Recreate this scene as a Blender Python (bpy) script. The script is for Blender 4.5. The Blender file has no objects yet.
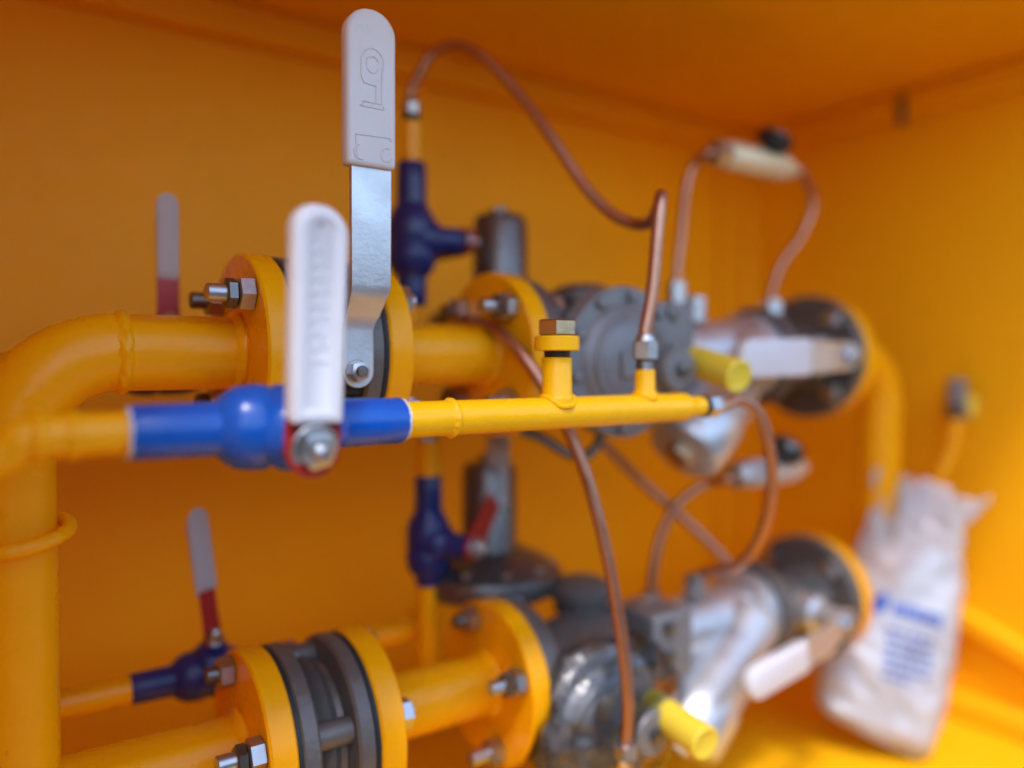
import bpy, math, random
from mathutils import Vector as V, Matrix, noise
random.seed(7)
R = math.radians
SC = bpy.context.scene
COL = SC.collection

# ------------------------------------------------------------------ camera
# X runs along the pipes, Y goes to the cabinet's back wall, Z is up; eye level is z = 0
F = 800.0
HOR = 362.0
D = V((0.5736, 0.8192, 0)).normalized()          # viewing direction
RT = V((D.y, -D.x, 0))                          # to the right
cam = bpy.data.cameras.new('camera'); co = bpy.data.objects.new('camera', cam); COL.objects.link(co)
cam.sensor_width = 36; cam.lens = 36 * F / 1024
co.location = (0, 0, 0)
co.rotation_euler = (R(90) - math.atan((384 - HOR) / F), 0, math.atan2(D.y, D.x) - R(90))
cam.clip_start = 0.02; cam.clip_end = 500
cam.dof.use_dof = True; cam.dof.focus_distance = 0.49; cam.dof.aperture_fstop = 1.3
SC.camera = co

# ------------------------------------------------------------------ light
SUN = V((0.34, 0.42, -0.90)).normalized()       # direction the light travels
w = bpy.data.worlds.new('World'); SC.world = w; w.use_nodes = True
nt = w.node_tree; bg = nt.nodes['Background']
sky = nt.nodes.new('ShaderNodeTexSky'); sky.sky_type = 'NISHITA'; sky.sun_disc = False
sky.sun_elevation = math.asin(-SUN.z); sky.sun_rotation = math.atan2(-SUN.x, -SUN.y)
sky.air_density = 1.0; sky.dust_density = 1.2; sky.ozone_density = 1.2
nt.links.new(sky.outputs[0], bg.inputs[0]); bg.inputs[1].default_value = 0.15
sl = bpy.data.lights.new('sun', 'SUN'); sl.energy = 0.8; sl.angle = R(7); sl.color = (1, .98, .96)
so = bpy.data.objects.new('sun', sl); COL.objects.link(so)
so.rotation_euler = SUN.to_track_quat('-Z', 'Y').to_euler(); so.location = (-.6, -1, 2)
vs = SC.view_settings; vs.view_transform = 'Standard'; vs.look = 'None'; vs.gamma = 1; vs.exposure = 1.62
vs.use_curve_mapping = False
SC.render.engine = 'CYCLES'
SC.cycles.use_denoising = True
SC.cycles.max_bounces = 12; SC.cycles.diffuse_bounces = 8; SC.cycles.glossy_bounces = 6
SC.cycles.transmission_bounces = 8; SC.cycles.transparent_max_bounces = 12
SC.cycles.caustics_reflective = False; SC.cycles.caustics_refractive = False

# ------------------------------------------------------------------ placing helpers
def at(u, v, d):                                # a point seen at u, v that is d metres away
    d *= .8                                     # distances are noted for a 35 mm lens
    return D * d + RT * ((u - 512) / F * d) + V((0, 0, (HOR - v) / F * d))
def xon(u, y):                                  # X of a point seen at column u on a line of constant Y
    t = (u - 512) / F
    return y * (D.x + RT.x * t) / (D.y + RT.y * t)

PY = .550                                       # the two main lines run at this Y
def N(x):                                       # station along the main lines
    d = .66 * x + .7513 * .635; return xon(512 + 1000 * (.7513 * x - .66 * .635) / d, PY)
# ------------------------------------------------------------------ materials
MAT = {}
def mat(name, col, rough=.4, metal=0, var=.0, vscale=8, bump=0, bscale=200, coat=0, dirt=None, dirt_amt=.3,
        dscale=30, trans=0, rvar=.08, sss=0, spec=.5, chips=0, wave=0):
    m = bpy.data.materials.new(name); m.use_nodes = True; n = m.node_tree.nodes; l = m.node_tree.links
    p = n['Principled BSDF']
    p.inputs['Metallic'].default_value = metal; p.inputs['Specular IOR Level'].default_value = spec
    p.inputs['Coat Weight'].default_value = coat; p.inputs['Coat Roughness'].default_value = .12
    p.inputs['Transmission Weight'].default_value = trans
    if sss:
        p.inputs['Subsurface Weight'].default_value = sss; p.inputs['Subsurface Radius'].default_value = (.006, .005, .004)
        p.inputs['Subsurface Scale'].default_value = 1
    tc = n.new('ShaderNodeTexCoord')
    no = n.new('ShaderNodeTexNoise'); no.inputs['Scale'].default_value = vscale; no.inputs['Detail'].default_value = 5
    l.new(tc.outputs['Object'], no.inputs['Vector'])
    mx = n.new('ShaderNodeMix'); mx.data_type = 'RGBA'
    c = V(col[:3])
    mx.inputs[6].default_value = (*(c * (1 - var)), 1); mx.inputs[7].default_value = (*[min(1, x) for x in c * (1 + var)], 1)
    l.new(no.outputs['Fac'], mx.inputs[0]); out = mx.outputs[2]
    if dirt:
        n2 = n.new('ShaderNodeTexNoise'); n2.inputs['Scale'].default_value = dscale; n2.inputs['Detail'].default_value = 8
        n2.inputs['Roughness'].default_value = .7
        l.new(tc.outputs['Object'], n2.inputs['Vector'])
        rp = n.new('ShaderNodeMapRange'); rp.inputs[1].default_value = .58; rp.inputs[2].default_value = .78
        rp.inputs[4].default_value = dirt_amt
        l.new(n2.outputs['Fac'], rp.inputs[0])
        m2 = n.new('ShaderNodeMix'); m2.data_type = 'RGBA'; m2.inputs[7].default_value = (*dirt, 1)
        l.new(rp.outputs[0], m2.inputs[0]); l.new(out, m2.inputs[6]); out = m2.outputs[2]
    if chips:                                   # small knocks and specks in the paint
        n5 = n.new('ShaderNodeTexNoise'); n5.inputs['Scale'].default_value = 150; n5.inputs['Detail'].default_value = 4
        l.new(tc.outputs['Object'], n5.inputs['Vector'])
        r5 = n.new('ShaderNodeMapRange'); r5.inputs[1].default_value = .72; r5.inputs[2].default_value = .77; r5.inputs[4].default_value = chips
        l.new(n5.outputs['Fac'], r5.inputs[0])
        m5 = n.new('ShaderNodeMix'); m5.data_type = 'RGBA'; m5.inputs[7].default_value = (.16, .075, .03, 1)
        l.new(r5.outputs[0], m5.inputs[0]); l.new(out, m5.inputs[6]); out = m5.outputs[2]
    l.new(out, p.inputs['Base Color'])
    n3 = n.new('ShaderNodeTexNoise'); n3.inputs['Scale'].default_value = 45; n3.inputs['Detail'].default_value = 6
    l.new(tc.outputs['Object'], n3.inputs['Vector'])
    r2 = n.new('ShaderNodeMapRange'); r2.inputs[1].default_value = .3; r2.inputs[2].default_value = .7
    r2.inputs[3].default_value = max(.02, rough - rvar); r2.inputs[4].default_value = min(1, rough + rvar)
    l.new(n3.outputs['Fac'], r2.inputs[0]); l.new(r2.outputs[0], p.inputs['Roughness'])
    if bump:
        n4 = n.new('ShaderNodeTexNoise'); n4.inputs['Scale'].default_value = bscale; n4.inputs['Detail'].default_value = 3
        l.new(tc.outputs['Object'], n4.inputs['Vector'])
        b = n.new('ShaderNodeBump'); b.inputs['Strength'].default_value = bump; b.inputs['Distance'].default_value = .001
        l.new(n4.outputs['Fac'], b.inputs['Height']); l.new(b.outputs[0], p.inputs['Normal'])
        if wave:                                # slow unevenness of hand-applied paint
            n6 = n.new('ShaderNodeTexNoise'); n6.inputs['Scale'].default_value = 38; n6.inputs['Detail'].default_value = 2
            l.new(tc.outputs['Object'], n6.inputs['Vector'])
            b6 = n.new('ShaderNodeBump'); b6.inputs['Strength'].default_value = wave; b6.inputs['Distance'].default_value = .004
            l.new(n6.outputs['Fac'], b6.inputs['Height']); l.new(b6.outputs[0], b.inputs['Normal'])
    MAT[name] = m
    return m
YEL = (.88, .375, .002)
mat('yellow_pipe_paint', YEL, .30, var=.05, bump=.12, bscale=160, dirt=(.35, .16, .03), dirt_amt=.25, dscale=60, spec=.26, chips=.35, wave=.3)
mat('fresh_yellow_paint', (.90, .45, .003), .28, var=.05, bump=.12, bscale=160, dirt=(.45, .22, .03), dirt_amt=.25, dscale=60, spec=.3, chips=.3, wave=.3)  # more lemon yellow than the main pipes
mat('cabinet_paint', (.92, .455, .004), .50, var=.05, vscale=4, bump=.10, bscale=350, dirt=(.45, .17, .01), dirt_amt=.22, dscale=11, spec=.24, chips=.35, wave=.25)
mat('navy_paint', (.010, .020, .13), .34, var=.15, bump=.25, bscale=90, dirt=(.05, .05, .07), dirt_amt=.3, dscale=90)  # front valve's blue darkened for the rear valves: shade put into the colour
mat('primer_edge', (.62, .60, .58), .6, var=.1)
mat('blue_paint', (.002, .085, .44), .28, var=.15, bump=.4, bscale=70, dirt=(.05, .06, .12), dirt_amt=.25, dscale=90)
mat('zinc_steel', (.50, .50, .51), .38, 1, var=.1, vscale=60, bump=.1, dirt=(.35, .3, .22), dirt_amt=.4, dscale=120)
mat('galvanised_plate', (.60, .62, .66), .42, .85, var=.12, vscale=70, bump=.15, bscale=400)
mat('dark_bolt', (.20, .19, .18), .42, 1, var=.2, vscale=90, bump=.3)
mat('cast_grey', (.215, .21, .215), .48, .35, var=.12, vscale=40, bump=.35, bscale=260, dirt=(.13, .12, .12), dirt_amt=.5, dscale=40)
mat('cast_iron', (.13, .118, .11), .45, .35, var=.2, vscale=40, bump=.5, bscale=220, dirt=(.20, .14, .08), dirt_amt=.4, dscale=70)
mat('tower_metal', (.17, .16, .155), .30, .8, var=.1, bump=.2)
mat('aluminium', (.62, .63, .66), .42, .75, var=.06, vscale=40, bump=.15, bscale=200)
mat('black_rubber', (.012, .012, .013), .6, bump=.2)
mat('white_plastic', (.66, .635, .66), .46, var=.04, bump=.15, bscale=300, dirt=(.50, .42, .39), dirt_amt=.5, dscale=55, sss=.15)
mat('grey_plastic', (.46, .42, .42), .5, var=.05, dirt=(.3, .25, .22), dirt_amt=.4)
mat('red_paint', (.36, .012, .010), .4, var=.1, bump=.2, dirt=(.2, .05, .04), dirt_amt=.4, dscale=80)
mat('copper', (.50, .26, .175), .42, 1, var=.14, vscale=35, bump=.15, bscale=120, dirt=(.30, .13, .08), dirt_amt=.5, dscale=50)
mat('brass', (.62, .46, .28), .34, 1, var=.12, vscale=50, bump=.15, dirt=(.3, .2, .1), dirt_amt=.4)
mat('cream_metal', (.72, .64, .44), .38, .3, var=.1)
mat('bright_yellow_plastic', (.80, .58, .045), .42, var=.04, bump=.1, dirt=(.6, .42, .03), dirt_amt=.3, sss=.1)
mat('bag_plastic', (.47, .50, .57), .32, var=.02, bump=.25, bscale=60, sss=.2)
mat('print_blue', (.02, .09, .45), .5)
mat('dark_render', (.14, .12, .10), .9, var=.2, bump=.4, bscale=30)  # dark finish of the added light-blocking wall
mat('concrete', (.20, .19, .18), .85, var=.25, vscale=3, bump=.5, bscale=40)
def film(name, col, clear, rough):               # thin milky polythene: part clear, part scattering
    m = bpy.data.materials.new(name); m.use_nodes = True; n = m.node_tree.nodes; l = m.node_tree.links
    for x in list(n): n.remove(x)
    o = n.new('ShaderNodeOutputMaterial'); df = n.new('ShaderNodeBsdfDiffuse'); tl = n.new('ShaderNodeBsdfTranslucent'); tp = n.new('ShaderNodeBsdfTransparent'); gl = n.new('ShaderNodeBsdfGlossy')
    df.inputs[0].default_value = (*col, 1); tl.inputs[0].default_value = (*col, 1); gl.inputs['Roughness'].default_value = rough
    fr = n.new('ShaderNodeFresnel'); fr.inputs[0].default_value = 1.45
    a = n.new('ShaderNodeMixShader'); a.inputs[0].default_value = .45; b = n.new('ShaderNodeMixShader'); b.inputs[0].default_value = clear; c = n.new('ShaderNodeMixShader')
    tc = n.new('ShaderNodeTexCoord'); nz = n.new('ShaderNodeTexNoise'); nz.inputs['Scale'].default_value = 40; nz.inputs['Distortion'].default_value = 1.5
    bp = n.new('ShaderNodeBump'); bp.inputs['Strength'].default_value = .5; bp.inputs['Distance'].default_value = .003
    l.new(tc.outputs['Object'], nz.inputs[0]); l.new(nz.outputs[0], bp.inputs['Height'])
    for q in (df, gl, fr): l.new(bp.outputs[0], q.inputs['Normal'])
    l.new(df.outputs[0], a.inputs[1]); l.new(tl.outputs[0], a.inputs[2]); l.new(a.outputs[0], b.inputs[1]); l.new(tp.outputs[0], b.inputs[2])
    l.new(fr.outputs[0], c.inputs[0]); l.new(b.outputs[0], c.inputs[1]); l.new(gl.outputs[0], c.inputs[2]); l.new(c.outputs[0], o.inputs[0]); MAT[name] = m
film('bag_film', (.84, .86, .92), .27, .22)
mat('paper', (.82, .84, .90), .6, var=.03)
# clear wrinkled film
m = bpy.data.materials.new('clear_film'); m.use_nodes = True; n = m.node_tree.nodes; l = m.node_tree.links
for x in list(n): n.remove(x)
o_ = n.new('ShaderNodeOutputMaterial'); g_ = n.new('ShaderNodeBsdfGlossy'); g_.inputs['Roughness'].default_value = .22
t_ = n.new('ShaderNodeBsdfTransparent'); t_.inputs[0].default_value = (.96, .96, .97, 1)
fr = n.new('ShaderNodeFresnel'); fr.inputs[0].default_value = 1.5
ms = n.new('ShaderNodeMixShader'); tc = n.new('ShaderNodeTexCoord')
nz = n.new('ShaderNodeTexNoise'); nz.inputs['Scale'].default_value = 55; nz.inputs['Detail'].default_value = 3; nz.inputs['Distortion'].default_value = 1.5
bp = n.new('ShaderNodeBump'); bp.inputs['Strength'].default_value = .6; bp.inputs['Distance'].default_value = .002
l.new(tc.outputs['Object'], nz.inputs[0]); l.new(nz.outputs[0], bp.inputs['Height'])
l.new(bp.outputs[0], g_.inputs['Normal']); l.new(bp.outputs[0], fr.inputs['Normal'])
l.new(fr.outputs[0], ms.inputs[0]); l.new(t_.outputs[0], ms.inputs[1]); l.new(g_.outputs[0], ms.inputs[2])
l.new(ms.outputs[0], o_.inputs[0]); MAT['clear_film'] = m

# ------------------------------------------------------------------ mesh helpers
def frame(d):
    d = V(d).normalized()
    a = V((0, 0, 1)) if abs(d.z) < .9 else V((1, 0, 0))
    x = a.cross(d).normalized(); y = d.cross(x)
    return x, y, d
class MB:
    def __init__(s): s.v = []; s.f = []
    def ring(s, pts):
        i = len(s.v); s.v += [V(p) for p in pts]; return list(range(i, i + len(pts)))
    def bridge(s, a, b):
        n = len(a)
        for k in range(n): s.f.append((a[k], a[(k + 1) % n], b[(k + 1) % n], b[k]))
    def lathe(s, o, d, prof, n=32, caps=True, ph=0, jit=0):
        x, y, z = frame(d); o = V(o); prev = None
        for t, r in prof:
            pts = []
            for k in range(n):
                a = ph + 2 * math.pi * k / n
                rr = r
                if jit: rr += jit * noise.noise(V((a * 4, t * 300, 3)) ) 
                pts.append(o + z * t + (x * math.cos(a) + y * math.sin(a)) * rr)
            rg = s.ring(pts)
            if prev is None:
                if caps: s.f.append(tuple(reversed(rg)))
            else: s.bridge(prev, rg)
            prev = rg
        if caps: s.f.append(tuple(prev))
        return s
    def cyl(s, a, b, r, n=24, bev=None, ph=0):
        a = V(a); b = V(b); L = (b - a).length; e = min(L * .3, r * .12) if bev is None else bev
        return s.lathe(a, b - a, [(0, r - e), (e, r), (L - e, r), (L, r - e)], n, ph=ph)
    def hexa(s, a, b, r, ph=0):
        a = V(a); b = V(b); L = (b - a).length; e = r * .13
        return s.lathe(a, b - a, [(0, r - e), (e * .6, r), (L - e * .6, r), (L, r - e)], 6, ph=ph)
    def tube(s, pts, r, n=16, caps=True):
        pts = [V(p) for p in pts]; prev = None; up = None
        for i, p in enumerate(pts):
            t = (pts[min(i + 1, len(pts) - 1)] - pts[max(i - 1, 0)]).normalized()
            if up is None: up = frame(t)[0]
            x = (up - t * up.dot(t)).normalized(); y = t.cross(x); up = x
            rr = r[i] if isinstance(r, (list, tuple)) else r
            rg = s.ring([p + (x * math.cos(2 * math.pi * k / n) + y * math.sin(2 * math.pi * k / n)) * rr for k in range(n)])
            if prev is None:
                if caps: s.f.append(tuple(reversed(rg)))
            else: s.bridge(prev, rg)
            prev = rg
        if caps: s.f.append(tuple(prev))
        return s
    def box(s, o, ax, ay, az):                  # o centre, half-axis vectors
        o = V(o); ax = V(ax); ay = V(ay); az = V(az)
        i = len(s.v)
        for sx in (-1, 1):
            for sy in (-1, 1):
                for sz in (-1, 1): s.v.append(o + ax * sx + ay * sy + az * sz)
        for q in ((0, 1, 3, 2), (4, 6, 7, 5), (0, 4, 5, 1), (2, 3, 7, 6), (0, 2, 6, 4), (1, 5, 7, 3)):
            s.f.append(tuple(i + k for k in q))
        return s
    def b2(s, x0, x1, y0, y1, z0, z1):
        return s.box(((x0 + x1) / 2, (y0 + y1) / 2, (z0 + z1) / 2), ((x1 - x0) / 2, 0, 0), (0, (y1 - y0) / 2, 0), (0, 0, (z1 - z0) / 2))
    def loops(s, rings):
        prev = None
        for pts in rings:
            rg = s.ring(pts)
            if prev is None: s.f.append(tuple(reversed(rg)))
            else: s.bridge(prev, rg)
            prev = rg
        s.f.append(tuple(prev)); return s
    def build(s, name, material, parent=None, bevel=0, sharp=38, sub=0):
        off = V(parent.get('_o', (0, 0, 0))) if parent is not None else V((0, 0, 0))
        me = bpy.data.meshes.new(name); me.from_pydata([tuple(p - off) for p in s.v], [], s.f); me.update()
        import bmesh
        bm = bmesh.new(); bm.from_mesh(me); bmesh.ops.recalc_face_normals(bm, faces=bm.faces); bm.to_mesh(me); bm.free()
        me.materials.append(MAT[material])
        for p in me.polygons: p.use_smooth = True
        me.set_sharp_from_angle(angle=R(sharp))
        o = bpy.data.objects.new(name, me); COL.objects.link(o)
        if parent is not None: o.parent = parent; o['_o'] = tuple(off)
        if bevel:
            b = o.modifiers.new('bevel', 'BEVEL'); b.width = bevel; b.segments = 2; b.limit_method = 'ANGLE'; b.angle_limit = R(40)
        return o
def tag(o, label, cat, group=None):
    o['label'] = label; o['category'] = cat
    if group: o['group'] = group
    return o
def thing(name, loc, label, cat, group=None):
    o = bpy.data.objects.new(name, None); COL.objects.link(o); o.location = loc; o.empty_display_size = .02
    o['_o'] = tuple(loc); return tag(o, label, cat, group)
def struct(o): o['kind'] = 'structure'; return o
def smooth(pts, per=10):                        # Catmull-Rom through the points
    P = [V(p) for p in pts]; P = [P[0] * 2 - P[1]] + P + [P[-1] * 2 - P[-2]]; out = []
    for i in range(1, len(P) - 2):
        for k in range(per):
            t = k / per; a, b, c, d = P[i - 1], P[i], P[i + 1], P[i + 2]
            out.append(.5 * ((2 * b) + (c - a) * t + (2 * a - 5 * b + 4 * c - d) * t * t + (3 * b - a - 3 * c + d) * t ** 3))
    out.append(P[-2]); return out
def bend(c, r, a0, a1, ux, uy, n=14):           # arc points about c
    return [V(c) + V(ux) * (r * math.cos(a0 + (a1 - a0) * k / n)) + V(uy) * (r * math.sin(a0 + (a1 - a0) * k / n)) for k in range(n + 1)]

# ------------------------------------------------------------------ the cabinet
XL, XR, YF, YB, ZF, ZC = -.04, 1.08, .226, .868, -.46, .369
T = .004
struct(MB().b2(XL - T, XR + T, YB, YB + T, ZF - .02, ZC + T).build('wall_back', 'cabinet_paint'))
struct(MB().b2(XR, XR + T, YF, YB, ZF - .02, ZC + T).build('wall_right', 'cabinet_paint'))
struct(MB().b2(XL - T, XL, YF, YB, ZF - .02, ZC + T).build('wall_left', 'cabinet_paint'))
ceil_ = struct(MB().b2(XL, XR, YF, YB, ZC, ZC + T - .001).build('ceiling', 'cabinet_paint'))
floor_ = struct(MB().b2(XL, XR, YF, YB, ZF - .004, ZF).build('floor', 'cabinet_paint'))
# folded edges of the sheet metal
a = MB().b2(XL, XR, YB - .0300, YB - .0005, ZC - .034, ZC - .0005).build('edge_fold', 'cabinet_paint', ceil_, bevel=.004)
MB().b2(XR - .022, XR - .0005, YF, YB - .0305, ZC - .036, ZC - .0005).build('edge_fold', 'cabinet_paint', ceil_, bevel=.004)
MB().b2(XR - .030, XR - .0005, YB - .028, YB - .0005, ZF + .001, ZC - .0345).build('corner_post', 'cabinet_paint', ceil_, bevel=.004)
MB().b2(XR - .070, XR - .0305, YB - .012, YB - .0005, ZF + .001, ZC - .0345).build('corner_flange', 'cabinet_paint', ceil_, bevel=.002)
r_ = MB(); c0 = V((XR - .012, .64, -.287)); c1 = V((XR - .012, .26, -.413)); dd = (c1 - c0) / 2
r_.box((c0 + c1) / 2, dd, (.0115, 0, 0), (0, 0, .012)); r_.build('stiffening_rib', 'cabinet_paint', floor_, bevel=.003)
MB().b2(XR - .03, XR - .0005, YF, YB - .025, ZF + .0005, ZF + .03).build('edge_fold', 'cabinet_paint', floor_, bevel=.004)
unseen_bounce_ground = struct(MB().b2(-6, 7, -8, 5, -1.06, -1.0).build('ground', 'concrete'))  # unseen ground, added to bounce light up into the cabinet
pl = MB(); pl.b2(XL - .05, XR + .05, YF - .02, YB + .05, -1.0, ZF - .021); struct(pl.build('plinth', 'concrete', bevel=.01))
struct(MB().b2(-5, 6, -1.9, -1.75, -1.0, .25).build('yard_wall', 'dark_render'))  # added out of view behind the camera to block low sky light
# latch bracket under the right top fold
t = thing('latch_bracket', (XR, .60, ZC - .04), 'small dark latch bracket high on the right cabinet wall', 'bracket')
MB().b2(XR - .026, XR - .0225, .586, .597, ZC - .050, ZC - .010).build('plate', 'dark_bolt', t, bevel=.001)
MB().cyl((XR - .030, .5915, ZC - .030), (XR - .0258, .5915, ZC - .030), .003).build('pin', 'dark_bolt', t)

# ------------------------------------------------------------------ pipework
ZU, ZL = .006, -.266
PR, FR_ = .0242, .067
BC = .0525
def pipe_prof(L, r, lip=0): return [(0, r), (L, r)]
def flange(name, x0, x1, z, parent):
    return MB().lathe((x0, PY, z), (1, 0, 0), [(0, PR + .004), (0, FR_ - .0015), (.0015, FR_), (x1 - x0 - .0015, FR_), (x1 - x0, FR_ - .0015), (x1 - x0, PR + .004)], 64).build(name, 'yellow_pipe_paint', parent)
def weld(x, z, parent, r=PR, d=(1, 0, 0), o=None, w=.0046, h=.0019, m_='yellow_pipe_paint', jt=.0012):
    o = V((x, PY, z)) if o is None else V(o)
    prof = [(-w + 2 * w * k / 8, r - .0005 + (h + .0005) * math.sin(math.pi * k / 8)) for k in range(9)]
    return MB().lathe(o, d, prof, 90, caps=False, jit=jt).build('weld_bead', m_, parent)
def bolts(xa, xb, z, nb, parent, ph=0, left=True, right=True, m_='zinc_steel'):
    """stud through a joint from xa to xb with a nut at each end"""
    for k in range(nb):
        a = ph + 2 * math.pi * k / nb
        y = PY + BC * math.cos(a); zz = z + BC * math.sin(a)
        e0 = .021 + random.uniform(-.003, .006) if left else 0; e1 = .013 + random.uniform(-.003, .004) if right else 0
        if left and math.cos(a) < -.3 and math.sin(a) > 0: e0 = .029
        b = MB().cyl((xa - e0, y, zz), (xb + e1, y, zz), .0058, 16).build('stud_bolt', 'dark_bolt' if m_ == 'zinc_steel' and k % 3 == 0 else m_, parent)
        q = random.uniform(0, 1)
        if left: MB().hexa((xa - .0105, y, zz), (xa - .0002, y, zz), .0112, q).build('nut', m_, b)
        if left and k % 2: MB().hexa((xa - .0175, y, zz), (xa - .0110, y, zz), .0098, q + .3).build('nut', 'dark_bolt', b)
        if right: MB().hexa((xb + .0002, y, zz), (xb + .0095, y, zz), .0112, q + .4).build('nut', m_, b)

# supply riser with the two inlet branches
XV = N(.170) - .005; ER = .059
FL = (.158, .176); FRT = (.233, .252); FRU = (.240, .2585)           # yellow flanges either side of the inlet valve
t = thing('supply_pipe', (XV, PY, ZF), 'yellow welded riser pipe with elbow and two flanged branches standing on cabinet floor', 'pipe')
MB().cyl((XV, PY, ZF + .001), (XV, PY, ZU - ER), PR, 40, 0).build('riser', 'yellow_pipe_paint', t)
MB().tube(bend((XV + ER, PY, ZU - ER), ER, math.pi, math.pi / 2, (1, 0, 0), (0, 0, 1), 20), PR, 40).build('elbow', 'yellow_pipe_paint', t)
for z, xs in ((ZU, XV + ER), (ZL, XV + .01)):
    MB().cyl((xs, PY, z), (FL[0] + .004, PY, z), PR, 40, 0).build('branch', 'yellow_pipe_paint', t)
    weld(FL[0] - .002, z, t, h=.004); flange('flange', *FL, z, t)
weld(XV + ER + .001, ZU, t)
weld(0, 0, t, d=(0, 0, 1), o=(XV, PY, ZU - ER))
bolts(FL[0], FL[1] + .0165, ZU, 4, t, math.pi / 4, right=False); bolts(FL[0], FL[1] + .0165, ZL, 4, t, R(70), right=False)
# hoop round the riser
h = MB(); P = []
for k in range(41):
    a = 2 * math.pi * k / 40
    P.append(V((XV + .0018, PY - .002, -.101)) + V((.0285 * math.cos(a), .0275 * math.sin(a), .004 * math.sin(a) + .003 * math.cos(a))))
h.tube(P, .0044, 14, caps=False)
tag(h.build('pipe_hoop', 'yellow_pipe_paint'), 'loose yellow rod hoop around the thick vertical riser pipe', 'hoop')

SE = (.359, .377)
def spool(z, label, nb, ph, FRT):
    t = thing('pipe_spool', (.31, PY, z), label, 'pipe', 'flanged spool pipes between valve and regulator')
    MB().cyl((FRT[1] - .004, PY, z), (SE[0] + .004, PY, z), PR, 40, 0).build('pipe', 'yellow_pipe_paint', t)
    flange('flange', *FRT, z, t); flange('flange', *SE, z, t)
    weld(FRT[1] + .002, z, t, h=.004); weld(SE[0] - .002, z, t, h=.004)
    bolts(FRT[0] - .0165, FRT[1], z, nb, t, ph, left=False); bolts(SE[0], SE[1] + .019, z, nb, t, ph)
spool(ZU, 'yellow flanged spool pipe behind the thin yellow manifold', 4, math.pi / 4, FRU)
spool(ZL, 'yellow flanged spool pipe of the lower line with bright flange bolts', 4, R(70), FRT)

# ------------------------------------------------------------------ lever grips
def stadium(hw, L, ins, n=14, rb=.003):
    """outline: round top, nearly square bottom; x across, y along; inset by ins"""
    w = hw - ins; pts = []
    rb = max(.0006, rb - ins)
    b0 = ins
    for k in range(5):
        a = -math.pi / 2 - (math.pi / 2) * k / 4
        pts.append((-(w - rb) + rb * math.cos(a), b0 + rb + rb * math.sin(a)))
    for k in range(n + 1):
        a = math.pi - math.pi * k / n
        pts.append((w * math.cos(a), L - hw + w * math.sin(a) * .98))
    for k in range(5):
        a = 0 - (math.pi / 2) * k / 4
        pts.append((w - rb + rb * math.cos(a), b0 + rb + rb * math.sin(a)))
    return pts
def grip(o, ax, up, nr, hw, L, th, mat_, parent, recess=True, taper=0):
    o = V(o); ax = V(ax).normalized(); up = V(up).normalized(); nr = V(nr).normalized()
    m = MB(); b = min(.003, th * .3)
    seq = [(b, 0), (b * .3, b * .3), (0, b), (0, th - b), (b * .3, th - b * .3), (b, th)]
    if recess: seq += [(b + hw * .22, th), (b + hw * .32, th - .0013)]
    m.loops([[o + ax * (x * (1 + taper * (y / L - .5))) + up * y + nr * c for x, y in stadium(hw, L, i)] for i, c in seq])
    return m.build('grip', mat_, parent, sharp=50)
def strip(o, ax, up, nr, st, th):
    """plate along stations (along, out, halfwidth, optional sideways shift)"""
    o = V(o); m = MB(); rings = []
    for b, c, hw, *sh in st:
        p = o + V(up) * b + V(nr) * c + V(ax) * (sh[0] if sh else 0)
        rings.append([p - V(ax) * hw, p + V(ax) * hw, p + V(ax) * hw + V(nr) * th, p - V(ax) * hw + V(nr) * th])
    return m.loops(rings)
def rounded_end(r, n=6): return [(-r * math.cos(math.pi / 2 * k / n), max(.0006, r * math.sin(math.pi / 2 * k / n))) for k in range(n + 1)]
def raised(polys, o, ax, up, nr, r, parent, material, name='embossed_mark'):
    o = V(o)
    for pl_ in polys: MB().tube([o + V(ax) * x + V(up) * y for x, y in pl_], r, 6).build(name, material, parent)

FRONT = V((0, -1, 0)); UP = V((0, 0, 1)); AX = V((1, 0, 0))
# ------------------------------------------------------------------ flanged inlet valves
def inlet_valve(z, label, ph, FRT=FRT):
    x0, x1 = FL[1], FRT[0]; L = x1 - x0
    t = thing('flanged_valve', ((x0 + x1) / 2, PY, z), label, 'valve')
    for s, xa in ((1, x0 + .0034), (-1, x1 - .0034)):
        MB().lathe((xa, PY, z), (s, 0, 0), [(0, .02), (0, .0645), (.0015, .066), (.0105, .066), (.0125, .064), (.0135, .050), (.0165, .044), (.0165, .02)], 56).build('body_flange', 'cast_iron', t)
        MB().lathe((xa - s * .0032, PY, z), (s, 0, 0), [(0, .02), (0, .0655), (.003, .0655), (.003, .02)], 48).build('gasket', 'black_rubber', t)
    MB().lathe((x0 + .018, PY, z), (1, 0, 0), [(0, .050), (.004, .0485), (L * .5 - .018, .0545), (L - .040, .0485), (L - .036, .050)], 40).build('body', 'cast_iron', t)
    for k in range(4):
        a = ph + k * math.pi / 2; y = PY + BC * math.cos(a); zz = z + BC * math.sin(a)
        MB().cyl((x0 + .0162, y, zz), (x1 - .0162, y, zz), .0092, 20, .0006).build('tie_boss', 'cast_iron', t)
    return t
v = inlet_valve(ZU, 'flanged iron ball valve with large upright galvanised lever and white grip', math.pi / 4, FRU)
LY = .484; LX = xon(354, LY); LZ = (HOR - 371) / F * .5216
MB().lathe((LX, PY - .03, LZ + .004), FRONT, [(0, .018), (.014, .017), (.017, .014), (.024, .013), (.026, .011), (.0358, .011)], 32).build('stem_tower', 'cast_iron', v)
MB().b2(LX - .022, LX + .022, PY - .056, PY - .050, LZ - .016, LZ + .026).build('stop_plate', 'black_rubber', v, bevel=.002)
r = .0108
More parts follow.
